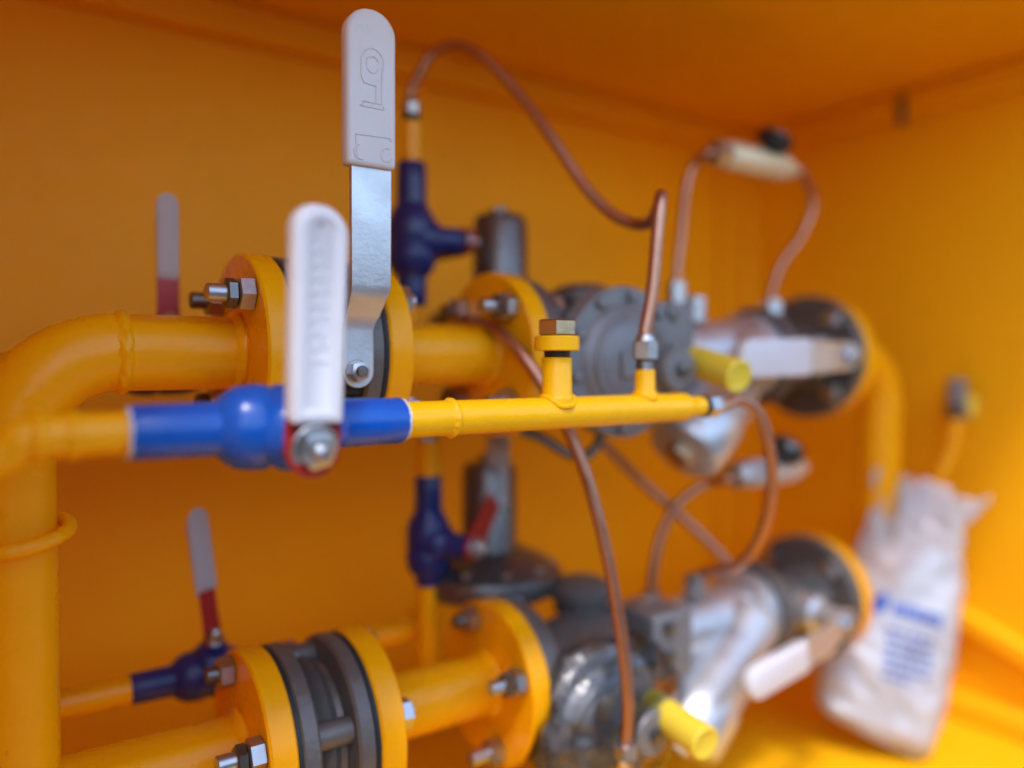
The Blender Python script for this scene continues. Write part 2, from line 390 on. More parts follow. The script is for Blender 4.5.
st = [(b, 0, hw) for b, hw in rounded_end(r)] + [(.010, 0, .0108, .0), (.026, 0, .0106, .0), (.031, .0008, .0110, .0008), (.036, .0036, .0118, .0020), (.046, .0105, .0126, .0026), (.050, .0126, .0131, .0031), (.055, .0135, .0134, .0034), (.10, .0136, .0136, .0036), (.19, .0137, .0138, .0040)]
lev = strip((LX + .0012, LY, LZ), AX, UP, FRONT, st, .0042).build('lever', 'galvanised_plate', v, bevel=.0009)
GX = LX + .0036
g1 = grip((GX, LY - .0095, .1220), AX, (.004, 0, 1), FRONT, .0168, .0985, .0125, 'white_plastic', lev, recess=False)
gy = LY - .0095 - .0125 - .0001
def arc(cx, cy, rx, ry, a0, a1, n=14): return [(cx + rx * math.cos(R(a0 + (a1 - a0) * k / n)), cy + ry * math.sin(R(a0 + (a1 - a0) * k / n))) for k in range(n + 1)]
marks = [[(-.007, .0405), (-.007, .0435), (.006, .0435)] + [(.0065, .064)] + arc(.0, .0685, .0075, .0085, 0, 180) + [(-.0078, .06), (-.006, .055), (.0025, .054), (.0025, .0435)],
         arc(.0, .067, .0042, .0052, 20, 330), [(-.0085, .0405), (.0075, .0405), (.0075, .0425)],
         [(-.0105, .008), (-.0115, .0225), (.0115, .0235), (.0125, .021)], arc(-.0085, .012, .004, .0045, 100, 300, 8), arc(.0095, .0125, .004, .0045, 60, 330, 8)]
raised(marks, (GX, gy, .1180), AX, V((.004, 0, 1)), FRONT, .0006, lev, 'white_plastic')
MB().hexa((LX, LY - .0045, LZ), (LX, LY - .0115, LZ), .0066, .3).build('nut', 'zinc_steel', v)
MB().cyl((LX, LY - .0042, LZ), (LX, LY - .0054, LZ), .0078, 28).build('washer', 'zinc_steel', v)
MB().cyl((LX, LY - .0112, LZ), (LX, LY - .0145, LZ), .0036).build('stem_end', 'dark_bolt', v)
inlet_valve(ZL, 'flanged dark iron valve body without lever on the lower line', R(70))

# ------------------------------------------------------------------ regulators
def regulator(z, dz, label, wrapped, k0, k1):
    zc = z + dz; yc = PY - .0562; xc = xon(628 if dz > -.01 else 607, yc - .012)
    t = thing('gas_regulator', (xc, PY, z), label, 'regulator')
    cm = 'cast_grey'
    MB().lathe((SE[1] + .0005, PY, z), (1, 0, 0), [(0, .02), (0, .062), (.0015, .0635), (.016, .0635), (.018, .062), (.018, .036), (.03, .03), (.05, .034)], 48).build('inlet_flange', 'cast_iron', t)
    MB().lathe((SE[1] + .035, PY, z), (1, 0, 0), [(0, .030), (.012, .036), (.035, .040), (.075, .040), (.10, .038), (.118, .034), (N(.72) - SE[1] - .0355, .033)], 40).build('body', 'cast_iron' , t)
    # diaphragm housing facing the open front
    MB().lathe((xc, PY - .02, zc), FRONT, [(0, .034), (.012, .036), (.022, .046), (.026, .060), (.0275, .062), (.0345, .062), (.036, .0605), (.036, .03)], 64).build('housing', cm, t)
    cov = MB().lathe((xc, yc, zc), FRONT, [(0, .03), (0, .0610), (.0012, .0622), (.0085, .0622), (.0098, .0610), (.0100, .0480), (.0150, .0440), (.0185, .0300), (.0195, .0285), (.0200, .012)], 64).build('diaphragm_cover', cm, t)
    for k in range(10):
        a = 2 * math.pi * (k + .35) / 10
        MB().hexa((xc + .0545 * math.cos(a), yc - .0096, zc + .0545 * math.sin(a)), (xc + .0545 * math.cos(a), yc - .0145, zc + .0545 * math.sin(a)), .0050, k).build('bolt', 'cast_grey' if not wrapped else 'zinc_steel', cov)
    rib = MB()
    for rr, a0, a1 in ((.037, 100, 260), (.037, 20, 70)):
        rib.tube([(xc + rr * math.cos(R(a)), yc - .0165, zc + rr * math.sin(R(a))) for a in range(a0, a1, 8)], .0028, 10)
    rib.build('cast_rib', cm, cov)
    MB().b2(xc - .016, xc + .014, yc - .0235, yc - .018, zc - .013, zc + .009).build('name_boss', cm, cov, bevel=.002)
    # small side cap
    sy = PY - .092; sx = xon(681 if dz > -.01 else 656, sy); sz = zc - .006
    cap = MB().lathe((sx, PY - .03, sz), FRONT, [(0, .016), (.050, .016), (.052, .0185), (.060, .0185), (.062, .017), (.062, .007)], 36).build('side_cap', cm, t)
    MB().hexa((sx, PY - .0915, sz), (sx, PY - .0975, sz), .0058, .2).build('bolt', 'dark_bolt', cap)
    MB().b2(N(.676), N(.728), PY - .062, PY - .02, z - .012, z + .046).build('pilot_block', 'cast_grey', t, bevel=.004)
    for zz in (.01, .035):
        MB().hexa((N(.692), PY - .0615, z + zz), (N(.692), PY - .0675, z + zz), .006, .4).build('bolt', 'dark_bolt', t)
    # spring cap on top
    MB().lathe((N(.66), PY + .02, z + .035), UP, [(0, .026), (.012, .026), (.014, .031), (.022, .031), (.025, .027), (.030, .018), (.031, .008)], 40).build('top_cap', 'cast_iron', t)
    # yellow plastic knob
    k0 = V(k0); k1 = V(k1); d = (k1 - k0); L = d.length
    MB().lathe(k0, d, [(0, .0125), (.001, .0138), (L - .0015, .0138), (L - .0003, .0126), (L - .0003, .0098), (L - .0007, .0092), (L - .0007, .002)], 32).build('knob', 'bright_yellow_plastic', t)
    MB().cyl(k0 - d.normalized() * .03, k0 + d.normalized() * .004, .007).build('knob_stem', 'dark_bolt', t)
    if wrapped:
        # loose clear film pulled over the housing
        m = MB(); prev = None; n = 90
        prof = [(.0, .070), (.014, .0745), (.028, .074), (.038, .070), (.044, .058), (.048, .044), (.050, .028), (.051, .012), (.0512, .001)]
        prof2 = []
        for i in range(len(prof) - 1):
            for q in range(4):
                f = q / 4; prof2.append((prof[i][0] * (1 - f) + prof[i + 1][0] * f, prof[i][1] * (1 - f) + prof[i + 1][1] * f))
        for i, (tt, rr) in enumerate(prof2):
            pts = []
            for k in range(n):
                a = 2 * math.pi * k / n
                q = V((rr * math.cos(a), tt, rr * math.sin(a)))
                nn = noise.noise(q * 45) * .0050 + noise.noise(q * 110 + V((4, 4, 4))) * .0012 + abs(noise.noise(V((a * 5, tt * 30, 1)))) * .004 * min(1, rr / .05)
                pts.append(V((xc + .006 + (rr + nn) * math.cos(a), yc + .018 - tt - nn, zc + (rr + nn) * math.sin(a))))
            rg = m.ring(pts)
            if prev: m.bridge(prev, rg)
            prev = rg
        m.build('wrapping_film', 'clear_film', t, sharp=180)
    return t
regulator(ZU, -.006, 'grey cast gas regulator with round bolted cover and yellow knob, behind the manifold', False, at(694, 361, .872), at(740, 377, .81))
regulator(ZL, -.030, 'film-wrapped grey gas regulator with round cover and yellow knob on the lower line', True, at(652, 708, .842), at(709, 749, .77))

# ------------------------------------------------------------------ strainers
def strainer(z, label):
    t = thing('strainer', (N(.80), PY, z), label, 'strainer', 'silver strainers after the regulators')
    MB().lathe((N(.7205), PY, z), (1, 0, 0), [(0, .022), (0, .040), (.014, .040), (.016, .032), (.045, .030), (.09, .036), (.135, .034), (.140, .044), (N(.895) - N(.7205), .044), (N(.895) - N(.7205), .02)], 40).build('body', 'aluminium', t)
    o = V((N(.868), PY - .025, z + .008)); d = V((-.115, -.010, -.098)); L = d.length
    leg = MB().lathe(o, d, [(0, .026), (.01, .031), (.07, .031), (.074, .034), (.10, .034), (.104, .037), (L - .008, .037), (L - .002, .034), (L, .028)], 40).build('filter_leg', 'aluminium', t)
    e = o + d
    MB().hexa(e - d.normalized() * .001, e + d.normalized() * .010, .014, .2).build('drain_plug', 'brass', leg)
    MB().hexa((N(.79), PY - .012, z + .033), (N(.79), PY - .012, z + .058), .010).build('port', 'zinc_steel', t)
    return t
strainer(ZU, 'silver aluminium strainer with inclined leg on the upper line')
strainer(ZL, 'silver aluminium strainer with inclined leg on the lower line, above the floor')

# ------------------------------------------------------------------ outlet valves
def outlet_valve(z, ang, label, hw=.0175, gl=.098):
    x0, x1 = N(.896), N(1.0135)
    t = thing('outlet_valve', ((x0 + x1) / 2, PY, z), label, 'valve')
    for s, xa, rr in ((1, x0, .052), (-1, x1, .0685)):
        MB().lathe((xa, PY, z), (s, 0, 0), [(0, .02), (0, rr - .0015), (.0015, rr), (.012, rr), (.014, rr - .002), (.014, .040), (.022, .032), (.022, .02)], 56).build('body_flange', 'cast_iron', t)
    MB().lathe((x0 + .02, PY, z), (1, 0, 0), [(0, .030), (.014, .033), (.030, .035), (.046, .033), (x1 - x0 - .040, .032)], 40).build('body', 'cast_iron', t)
    for k in range(4):
        a = math.pi / 4 + k * math.pi / 2
        MB().hexa((x1 - .0250, PY + .054 * math.cos(a), z + .054 * math.sin(a)), (x1 - .0143, PY + .054 * math.cos(a), z + .054 * math.sin(a)), .0105, .3).build('nut', 'zinc_steel', t)
    sy = PY - .087; sx = xon(862, sy - .01)
    MB().lathe((sx, PY - .03, z), FRONT, [(0, .020), (.02, .019), (.024, .013), (.0495, .012)], 28).build('stem_tower', 'aluminium', t)
    up = V((-math.cos(ang), 0, -math.sin(ang))); ax = V((math.sin(ang), 0, -math.cos(ang)))
    st = [(b, 0, q) for b, q in rounded_end(.014)] + [(.015, 0, .0145), (.03, .006, .0145), (.045, .010, .015), (.13, .010, .015)]
    lev = strip((sx, sy + .007, z), ax, up, FRONT, st, .004).build('lever', 'galvanised_plate', t, bevel=.0008)
    grip(V((sx, sy + .007 - .006, z)) + up * .085, ax, up, FRONT, hw, gl, .013, 'white_plastic', lev, recess=False)
    MB().hexa((sx, sy + .003, z), (sx, sy - .005, z), .009, .1).build('nut', 'zinc_steel', t)
    return t
outlet_valve(ZU, R(1), 'dark flanged outlet valve with level white-gripped lever on the upper line')
outlet_valve(ZL, R(8), 'dark flanged outlet valve with drooping white-gripped lever beside the plastic bag', .0150, .086)

# outlet pipe: two branches into one riser
XO = N(1.170)
t = thing('outlet_pipe', (XO, PY, ZF), 'yellow outlet riser with two flanged elbows near the right cabinet wall', 'pipe')
MB().cyl((XO, PY, ZF + .001), (XO, PY, ZU - ER), PR, 40, 0).build('riser', 'yellow_pipe_paint', t)
MB().tube(bend((XO - ER, PY, ZU - ER), ER, 0, math.pi / 2, (1, 0, 0), (0, 0, 1), 20), PR, 40).build('elbow', 'yellow_pipe_paint', t)
for z, xe in ((ZU, XO - ER), (ZL, XO - .01)):
    MB().cyl((N(1.03), PY, z), (xe, PY, z), PR, 40, 0).build('branch', 'yellow_pipe_paint', t)
    flange('flange', N(1.0145), N(1.036), z, t)
    weld(N(1.038), z, t, h=.004)
weld(XO - ER, ZU, t); weld(0, 0, t, d=(0, 0, 1), o=(XO, PY, ZU - ER))

# ------------------------------------------------------------------ thin yellow manifold in front
MY, MZ = .413, -.0335; MR = .0106
X_ = lambda u: xon(u, MY)
xb0, xb1 = X_(127), X_(401)                     # the blue valve sits between
xe = X_(684)
t = thing('gauge_manifold', (X_(557), MY, MZ), 'thin yellow manifold pipe with brass plug and copper tube connections', 'pipe')
MB().lathe((xb1 - .012, MY, MZ), (1, 0, 0), [(0, MR), (xe - xb1 + .010, MR), (xe - xb1 + .013, MR - .0006), (xe - xb1 + .017, .0078), (xe - xb1 + .026, .0076), (xe - xb1 + .0305, .0074)], 40).build('pipe', 'fresh_yellow_paint', t)
weld(0, 0, t, r=MR, o=(X_(450), MY, MZ), w=.0032, h=.0016, jt=.0005, m_='fresh_yellow_paint')
xc = X_(557)
MB().lathe((xc, MY, MZ), UP, [(0, .0098), (.0095, .0115), (.0105, .0112), (.0125, .0100), (.036, .0098), (.0365, .0092)], 36).build('riser', 'fresh_yellow_paint', t)
sad = MB(); pts = []
for k in range(37):
    a = 2 * math.pi * k / 36; rr = .0112
    dx, dy = rr * math.cos(a), rr * math.sin(a)
    pts.append(V((xc + dx, MY + dy * .98, MZ + math.sqrt(max(0, (MR + .0006) ** 2 - min(dy * dy, MR * MR * .9))) )))
sad.tube(pts, .0017, 8, caps=False); sad.build('weld_bead', 'fresh_yellow_paint', t)
th = MB(); prof = []
for k in range(13): prof.append((.0365 + k * .0006, .0090 if k % 2 else .0082))
th.lathe((xc, MY, MZ), UP, prof, 32); plug = th.build('plug', 'dark_bolt', t)
MB().lathe((xc, MY, MZ), UP, [(.0408, .009), (.0408, .0140), (.0414, .0148), (.0498, .0148), (.0505, .0138), (.0505, .008)], 40).build('lock_ring', 'fresh_yellow_paint', plug)
MB().hexa((xc, MY, MZ + .0506), (xc, MY, MZ + .0612), .0134, .35).build('hex_head', 'brass', plug)
xn = X_(645)
MB().lathe((xn, MY, MZ), UP, [(0, .0075), (.0100, .0092), (.0112, .0088), (.0135, .0074), (.0275, .0073), (.028, .0068)], 32).build('nipple', 'fresh_yellow_paint', t)
sad = MB(); pts = []
for k in range(37):
    a = 2 * math.pi * k / 36; dx, dy = .0084 * math.cos(a), .0084 * math.sin(a)
    pts.append(V((xn + dx, MY + dy, MZ + math.sqrt((MR + .0006) ** 2 - dy * dy))))
sad.tube(pts, .0016, 8, caps=False); sad.build('weld_bead', 'fresh_yellow_paint', t)
MB().lathe((xn, MY, MZ), UP, [(.0278, .0058), (.0278, .0068), (.0305, .0062), (.031, .0068), (.0335, .0062), (.034, .0068), (.0355, .006)], 24).build('thread', 'dark_bolt', t)
nut = MB().hexa((xn, MY, MZ + .0352), (xn, MY, MZ + .0485), .0092, .5).build('compression_nut', 'zinc_steel', t)
MB().lathe((xn, MY, MZ), UP, [(.0482, .0075), (.0505, .0070), (.0535, .0058), (.0540, .0050)], 24).build('ferrule', 'zinc_steel', nut)
x2 = xe + .0188
MB().cyl((x2, MY, MZ), (x2 + .0042, MY, MZ), .0088, 28, .0012).build('seal_ring', 'black_rubber', t)
nut = MB().hexa((x2 + .0044, MY, MZ), (x2 + .0160, MY, MZ), .0090, .2).build('compression_nut', 'zinc_steel', t)
MB().lathe((x2, MY, MZ), (1, 0, 0), [(.0158, .0076), (.020, .0066), (.026, .0056), (.027, .005)], 24).build('ferrule', 'zinc_steel', nut)
XEND = x2 + .024
# the feed at the left that bends down to the left wall
t = thing('feed_pipe', (.0, MY, MZ), 'thin yellow feed pipe entering the large blue valve from the side wall', 'pipe')
pts = [V((xb0 + .012, MY, MZ)), V((X_(45), MY, MZ))] + smooth([V((X_(38), MY, MZ)), V((X_(20), MY, MZ - .0012)), V((X_(0), MY + .002, MZ - .0068)), V((-.010, MY + .003, MZ - .015)), V((-.025, MY + .004, MZ - .026)), V((-.0395, MY + .004, MZ - .042))], 6)
MB().tube(pts, MR - .0004, 36).build('pipe', 'yellow_pipe_paint', t)
weld(0, 0, t, r=MR, o=(X_(36), MY, MZ), w=.0034, h=.0016, jt=.0005); weld(0, 0, t, r=MR, o=(X_(72), MY, MZ), w=.003, h=.0010, jt=.0004)

# ------------------------------------------------------------------ small blue ball valves
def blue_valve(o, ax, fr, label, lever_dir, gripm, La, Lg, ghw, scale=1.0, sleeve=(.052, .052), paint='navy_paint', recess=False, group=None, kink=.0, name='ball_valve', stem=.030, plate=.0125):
    """o body centre, ax pipe axis, fr stem direction, lever_dir along the lever"""
    o = V(o); ax = V(ax).normalized(); fr = V(fr).normalized(); s = scale
    t = thing(name, o, label, 'valve', group)
    MB().lathe(o - ax * .034 * s, ax, [(0, .0135 * s), (.004 * s, .0175 * s), (.010 * s, .0210 * s), (.018 * s, .0222 * s), (.024 * s, .0222 * s), (.0255 * s, .0212 * s), (.029 * s, .0208 * s), (.031 * s, .0218 * s), (.046 * s, .0216 * s), (.054 * s, .0200 * s), (.060 * s, .0165 * s), (.066 * s, .0135 * s)], 40).build('body', paint, t)
    for sg, L in ((-1, sleeve[0]), (1, sleeve[1])):
        a = o + ax * sg * .030 * s; e = o + ax * sg * (.034 * s + L * s)
        l_ = (e - a).length
        MB().lathe(a, ax * sg, [(0, .0136 * s), (l_ * .5, .0134 * s), (l_ - .0016, .0132 * s), (l_, .0122 * s)], 36).build('sleeve', paint, t)
    MB().lathe(o + fr * .010 * s, fr, [(0, .0195 * s), (.008 * s, .0190 * s), (.012 * s, .0172 * s), (.0145 * s, .0140 * s), (.0175 * s, .0122 * s), (stem * s - .010 * s, .0118 * s)], 28).build('stem_tower', paint, t)
    b = o + fr * (stem * s + .0005)
    ld = V(lever_dir).normalized(); wd = ld.cross(fr).normalized()
    rr = plate * s
    st = [(bb, 0, q) for bb, q in rounded_end(rr)] + [(.012 * s, 0, rr), (La * .5, kink, rr * .95), (La, kink, rr * .95), (La + Lg * .5, kink, rr * .9)]
    lev = strip(b, wd, ld, fr, st, .0028).build('lever', 'red_paint', t, bevel=.0006)
    g = grip(b + ld * La + fr * (kink - .004), wd, ld, fr, ghw, Lg, .0115, gripm, lev, recess=recess, taper=.06)
    MB().cyl(b + fr * .003, b + fr * .0045, max(plate * .86, .0085) * s, 28).build('washer', 'zinc_steel', t)
    MB().hexa(b + fr * .0045, b + fr * .0105, (.0098 if plate > .01 else .0075) * s, .2).build('nut', 'zinc_steel', t)
    MB().lathe(b, fr, [(.010, .0048 * s), (.013, .0046 * s), (.0145, .0030 * s), (.0145, .001)], 16).build('stem_end', 'zinc_steel', t)
    return t, b, lev, ld, wd, fr, kink
BX = .1415
sx0 = BX - xb0 - .034; sx1 = xb1 - BX - .034
# front valve: built with the nut a little below the axis
t, b, lev, ld, wd, fr, kk = blue_valve((BX, MY, MZ), (1, 0, 0), (.10, -1, -.24), 'bright blue ball valve in front with upright white-gripped red lever', (.030, -.004, 1), 'white_plastic', .0125, .107, .0146, sleeve=(sx0, sx1), recess=True, name='ball_valve', stem=.034, plate=.0148, paint='blue_paint')
for x_ in (xb0, xb1):
    MB().lathe((x_ - .0008, MY, MZ), (1, 0, 0), [(0, .0115), (0, .0124), (.0016, .0124), (.0016, .0115)], 48, jit=.0012).build('paint_edge', 'primer_edge', t)
o = b + ld * .0125 + fr * (.0075 - .0013)
marks = []
yy = .030
for gk in range(9):                              # worn raised lettering, too faint to read
    h_ = .0062; q = random.random()
    marks.append([(-.0045, yy), (.0045, yy + .0006)])
    marks.append([(-.0045, yy), (-.0045 + .009 * q, yy + h_ * .8)])
    if gk % 2: marks.append([(.0045, yy + .0006), (.0010, yy + h_ * .8)])
    yy += .0068
raised(marks, o, wd, ld, fr, .0005, lev, 'white_plastic')
MB().cyl(o + ld * .097 + wd * -.001 + fr * -.002, o + ld * .097 + wd * -.001 + fr * .0004, .0009, 14).build('hang_hole', 'dark_bolt', lev)

# ------------------------------------------------------------------ lines along the back
BY = .662
zb = -.250
def back_line(z, label, u0):
    x0 = xon(208, BY)
    t = thing('bypass_pipe', (x0, BY, z), label, 'pipe', 'thin bypass pipes behind the main lines')
    MB().cyl((XL + .001, BY, z), (x0 - .045, BY, z), MR, 28, 0).build('pipe', 'yellow_pipe_paint', t)
    c = xon(428, BY)
    MB().cyl((x0 + .060, BY, z), (c - .03, BY, z), MR, 28, 0).build('pipe', 'yellow_pipe_paint', t)
    MB().tube(bend((c - .03, BY, z + .03), .03, -math.pi / 2, 0, (1, 0, 0), (0, 0, 1), 12), MR, 28).build('elbow', 'yellow_pipe_paint', t)
    return x0, c
x0, xcv = back_line(zb, 'thin yellow bypass pipe behind the lower main line', 0)
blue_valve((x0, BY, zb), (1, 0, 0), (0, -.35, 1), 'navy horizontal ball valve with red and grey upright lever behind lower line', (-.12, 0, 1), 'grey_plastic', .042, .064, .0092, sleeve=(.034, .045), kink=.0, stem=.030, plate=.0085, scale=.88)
x0, xcu = back_line(-.004, 'thin yellow bypass pipe behind the upper main line', 0)
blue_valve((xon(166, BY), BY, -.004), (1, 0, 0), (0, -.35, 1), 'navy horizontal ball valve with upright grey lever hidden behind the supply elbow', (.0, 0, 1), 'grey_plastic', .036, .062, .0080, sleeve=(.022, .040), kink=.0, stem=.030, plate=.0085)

# vertical valves: lower one with a bent red lever, upper one half hidden by the big lever
cV = at(428, 543, .90)
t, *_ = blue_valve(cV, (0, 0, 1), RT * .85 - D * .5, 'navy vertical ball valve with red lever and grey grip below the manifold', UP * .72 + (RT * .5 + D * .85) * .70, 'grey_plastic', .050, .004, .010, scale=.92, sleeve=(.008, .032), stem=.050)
lv = [c for c in t.children if c.name.startswith('lever')][0]
for c in list(lv.children):
    COL.objects.unlink(c); bpy.data.objects.remove(c)
p0 = at(497, 508, .94)
grip(p0, RT, (.02, 0, 1), -D, .0105, .085, .011, 'grey_plastic', lv, recess=False)
rt = thing('riser_pipe', cV + V((0, 0, .06)), 'yellow stub with steel union on top of the lower navy vertical valve', 'pipe', 'stubs on the vertical valves')
MB().cyl(cV + V((0, 0, .052)), cV + V((0, 0, .092)), MR, 28, .001).build('pipe', 'yellow_pipe_paint', rt)
MB().hexa(cV + V((0, 0, .0915)), cV + V((0, 0, .106)), .0095).build('union_nut', 'zinc_steel', rt)
MB().cyl(cV - V((0, 0, .036)), cV - V((0, 0, .125)), MR * .95, 28, .001).build('pipe', 'yellow_pipe_paint', rt)
cU = at(412, 240, .90)
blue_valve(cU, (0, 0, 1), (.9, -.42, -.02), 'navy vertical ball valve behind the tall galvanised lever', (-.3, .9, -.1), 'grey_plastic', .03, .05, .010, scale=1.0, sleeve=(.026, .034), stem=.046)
rt = thing('riser_pipe', cU + V((0, 0, .06)), 'yellow stub carrying the long copper tube above the upper navy vertical valve', 'pipe', 'stubs on the vertical valves')
MB().cyl(cU + V((0, 0, .062)), cU + V((0, 0, .104)), MR * .95, 28, .001).build('pipe', 'yellow_pipe_paint', rt)
MB().cyl(cU + V((0, 0, .1035)), cU + V((0, 0, .110)), .0080, 24).build('seal_ring', 'black_rubber', rt)
n_ = MB().hexa(cU + V((0, 0, .1102)), cU + V((0, 0, .1205)), .0085, .3).build('union_nut', 'zinc_steel', rt)
MB().lathe(cU, UP, [(.1203, .0070), (.124, .0060), (.127, .0052)], 20).build('ferrule', 'zinc_steel', n_)
MB().cyl(cU - V((0, 0, .052)), cU - V((0, 0, .100)), MR * .95, 28, .001).build('pipe', 'yellow_pipe_paint', rt)
A0 = cU + V((0, 0, .126))

# ------------------------------------------------------------------ relief valves with spring towers
def relief(o, zbase, ztop, label):
    o = V(o)
    t = thing('relief_valve', (o.x, o.y, zbase), label, 'relief valve', 'spring tower relief valves behind the spool pipes')
    def L(z0, prof, name, m_, n=44): return MB().lathe((o.x, o.y, z0), UP, prof, n).build(name, m_, t)
    L(zbase - .05, [(0, .022), (.028, .024), (.034, .040), (.038, .040)], 'body', 'cast_iron')
    d = L(zbase - .012, [(-.010, .040), (-.006, .058), (.000, .0685), (.004, .0700), (.012, .0700), (.018, .0685), (.024, .060), (.032, .044), (.038, .031)], 'diaphragm_case', 'tower_metal')
    for k in range(10):
        a = 2 * math.pi * k / 10
        MB().hexa((o.x + .058 * math.cos(a), o.y + .058 * math.sin(a), zbase + .008), (o.x + .058 * math.cos(a), o.y + .058 * math.sin(a), zbase + .014), .0048, k).build('bolt', 'zinc_steel', d)
    H = ztop - zbase
    L(zbase + .022, [(0, .0285), (.006, .0265), (H - .030, .0258), (H - .026, .0240), (H - .022, .0225), (H - .022, .008)], 'spring_tower', 'tower_metal')
    MB().hexa((o.x, o.y, ztop - .001), (o.x, o.y, ztop + .008), .009).build('cap_nut', 'dark_bolt', t)
p = at(500, 300, .955); relief(p, .036, .138, 'dark spring tower relief valve beside the upper navy vertical valve')
p = at(489, 560, .955); relief(p, -.203, -.096, 'dark spring tower relief valve with wide round case behind the lower spool')

# ------------------------------------------------------------------ copper tubes
CR = .0047
def tube(label, pts, r=CR, per=12, ends=None, group=None, material='copper', name='copper_tube'):
    P = smooth(pts, per)
    o = MB().tube(P, r, 16).build(name, material); tag(o, label, 'tube', group); return o
tube('long copper tube arching from the upper navy valve to the manifold nipple',
     [A0 - V((0, 0, .004)), A0 + V((0, 0, .006)), at(421, 75, .895), at(434, 56, .89), at(455, 49, .88), at(480, 58, .87), at(515, 92, .86), at(552, 140, .845), at(585, 188, .83), at(612, 215, .815), at(637, 225, .80),
      at(651, 221, .775), at(658, 206, .75), at(660, 197, .733), at(659.5, 203, .722), at(657, 230, .718), at(652, 290, .716), V((xn, MY, MZ + .056)), V((xn, MY, MZ + .050))])
tube('copper tube looping down from the end of the manifold',
     [(XEND - .003, MY, MZ), (XEND + .004, MY, MZ), at(740, 400, .79), at(757, 411, .80), at(768, 437, .81), at(773, 470, .83), at(771, 505, .85), at(763, 535, .87), at(750, 557, .89), at(736, 568, .915), at(718, 571, .95), at(706, 574, .975), at(699, 578, .983)])
e0 = at(627, 752, .758)
tube('long hanging copper tube passing behind the manifold to the wrapped regulator',
     [at(420, 345, .99), at(445, 325, .93), at(474, 321, .84), at(497, 331, .785), at(518, 350, .76), at(536, 374, .75), at(553, 403, .745), at(571, 436, .742), at(588, 480, .74), at(604, 540, .74), at(616, 600, .745), at(625, 660, .75), at(629, 710, .755), e0 + V((0, 0, .006)), e0])
t = thing('tube_fitting', e0, 'steel compression fitting at the foot of the hanging copper tube', 'fitting')
MB().hexa(e0 + V((0, 0, -.008)), e0 + V((0, 0, .003)), .0095, .2).build('nut', 'zinc_steel', t)
MB().cyl(e0 + V((0, .004, -.016)), e0 + V((0, 0, -.008)), .007).build('stem', 'brass', t)
tube('brown tube slanting behind the manifold towards the lower strainer', [at(600, 440, .98), at(640, 480, .99), at(680, 515, 1.0), at(715, 548, 1.0), at(738, 575, 1.0)], .0044)
tube('dark bent tube hooking under the upper regulator cover', [at(520, 430, .86), at(545, 440, .86), at(566, 453, .855), at(585, 456, .85), at(597, 446, .85), at(602, 430, .85)], .0045, material='dark_bolt', name='bent_tube')

# ------------------------------------------------------------------ needle valves
def needle(o, L, label, body, knob_h):
    o = V(o); a = V((1, 0, 0))
    t = thing('needle_valve', o + a * L / 2, label, 'valve', 'needle valves on the copper tubes')
    MB().lathe(o, a, [(.012, .008), (.014, .0135), (.022, .0145), (L - .026, .0145), (L - .018, .0125), (L - .006, .008), (L, .0062)], 8, ph=.39).build('body', body, t)
    MB().hexa(o - a * .004, o + a * .013, .0135, .2).build('union_nut', 'zinc_steel', t)
    k = o + a * L * .62 + V((0, 0, .010)); kd = V((.05, -.55, .8)).normalized()
    MB().lathe(k, kd, [(0, .0085), (knob_h * .35, .008), (knob_h * .35, .0165), (knob_h * .42, .0180), (knob_h * .85, .0180), (knob_h, .0150), (knob_h, .006)], 20).build('knob', 'black_rubber', t)
    MB().cyl(k + kd * (knob_h - .0005), k + kd * (knob_h + .003), .0095, 20).build('knob_cap', 'zinc_steel', t)
    return o, o + a * L
NY = .535
n0 = V((xon(714, NY), NY, .2060)); a, b = needle(n0, .128, 'cream needle valve with black knob near the ceiling', 'cream_metal', .024)
ft = at(676, 282, .98)
tube('copper tube from the ceiling needle valve down to the upper regulator', [a + V((.004, 0, 0)), a - V((.012, 0, .002)), at(694, 165, 1.0), at(685, 188, 1.0), at(681, 228, .99), ft + V((0, 0, .006)), ft], .0044)
MBf = MB(); MBf.hexa(ft - V((0, 0, .022)), ft, .0105); MBf.cyl(ft - V((0, 0, .05)), ft - V((0, 0, .022)), .0085)
tag(MBf.build('tube_union', 'zinc_steel'), 'steel tube union on the upper regulator under the needle valve', 'fitting')
fo = at(771, 300, 1.05)
tube('curved copper tube from the ceiling needle valve to the upper strainer', [b - V((.004, 0, 0)), b + V((.012, 0, -.002)), at(811, 203, 1.07), at(800, 236, 1.06), at(781, 264, 1.05), fo + V((0, 0, .008)), fo], .0044)
MBf = MB(); MBf.hexa(fo - V((0, 0, .02)), fo, .0115); MBf.cyl(fo - V((0, 0, .075)), fo - V((0, 0, .02)), .0100)
tag(MBf.build('tube_union', 'aluminium'), 'tall silver tube union standing on the upper strainer', 'fitting')
n1 = V((xon(736, .52), .52, -.112)); a, b = needle(n1, .112, 'silver needle valve with black knob below the upper strainer', 'aluminium', .022)
fl = at(652, 595, .98)
tube('copper tube from the silver needle valve down to the lower regulator', [a + V((.004, 0, 0)), a - V((.012, 0, .003)), at(708, 484, 1.0), at(683, 500, .99), at(664, 530, .985), at(655, 565, .98), fl], .0044)
MBf = MB(); MBf.hexa(fl - V((0, 0, .022)), fl + V((0, 0, .002)), .0105); MBf.cyl(fl - V((0, 0, .06)), fl - V((0, 0, .022)), .0085)
tag(MBf.build('tube_union', 'zinc_steel'), 'steel tube union on the lower film-wrapped regulator', 'fitting')

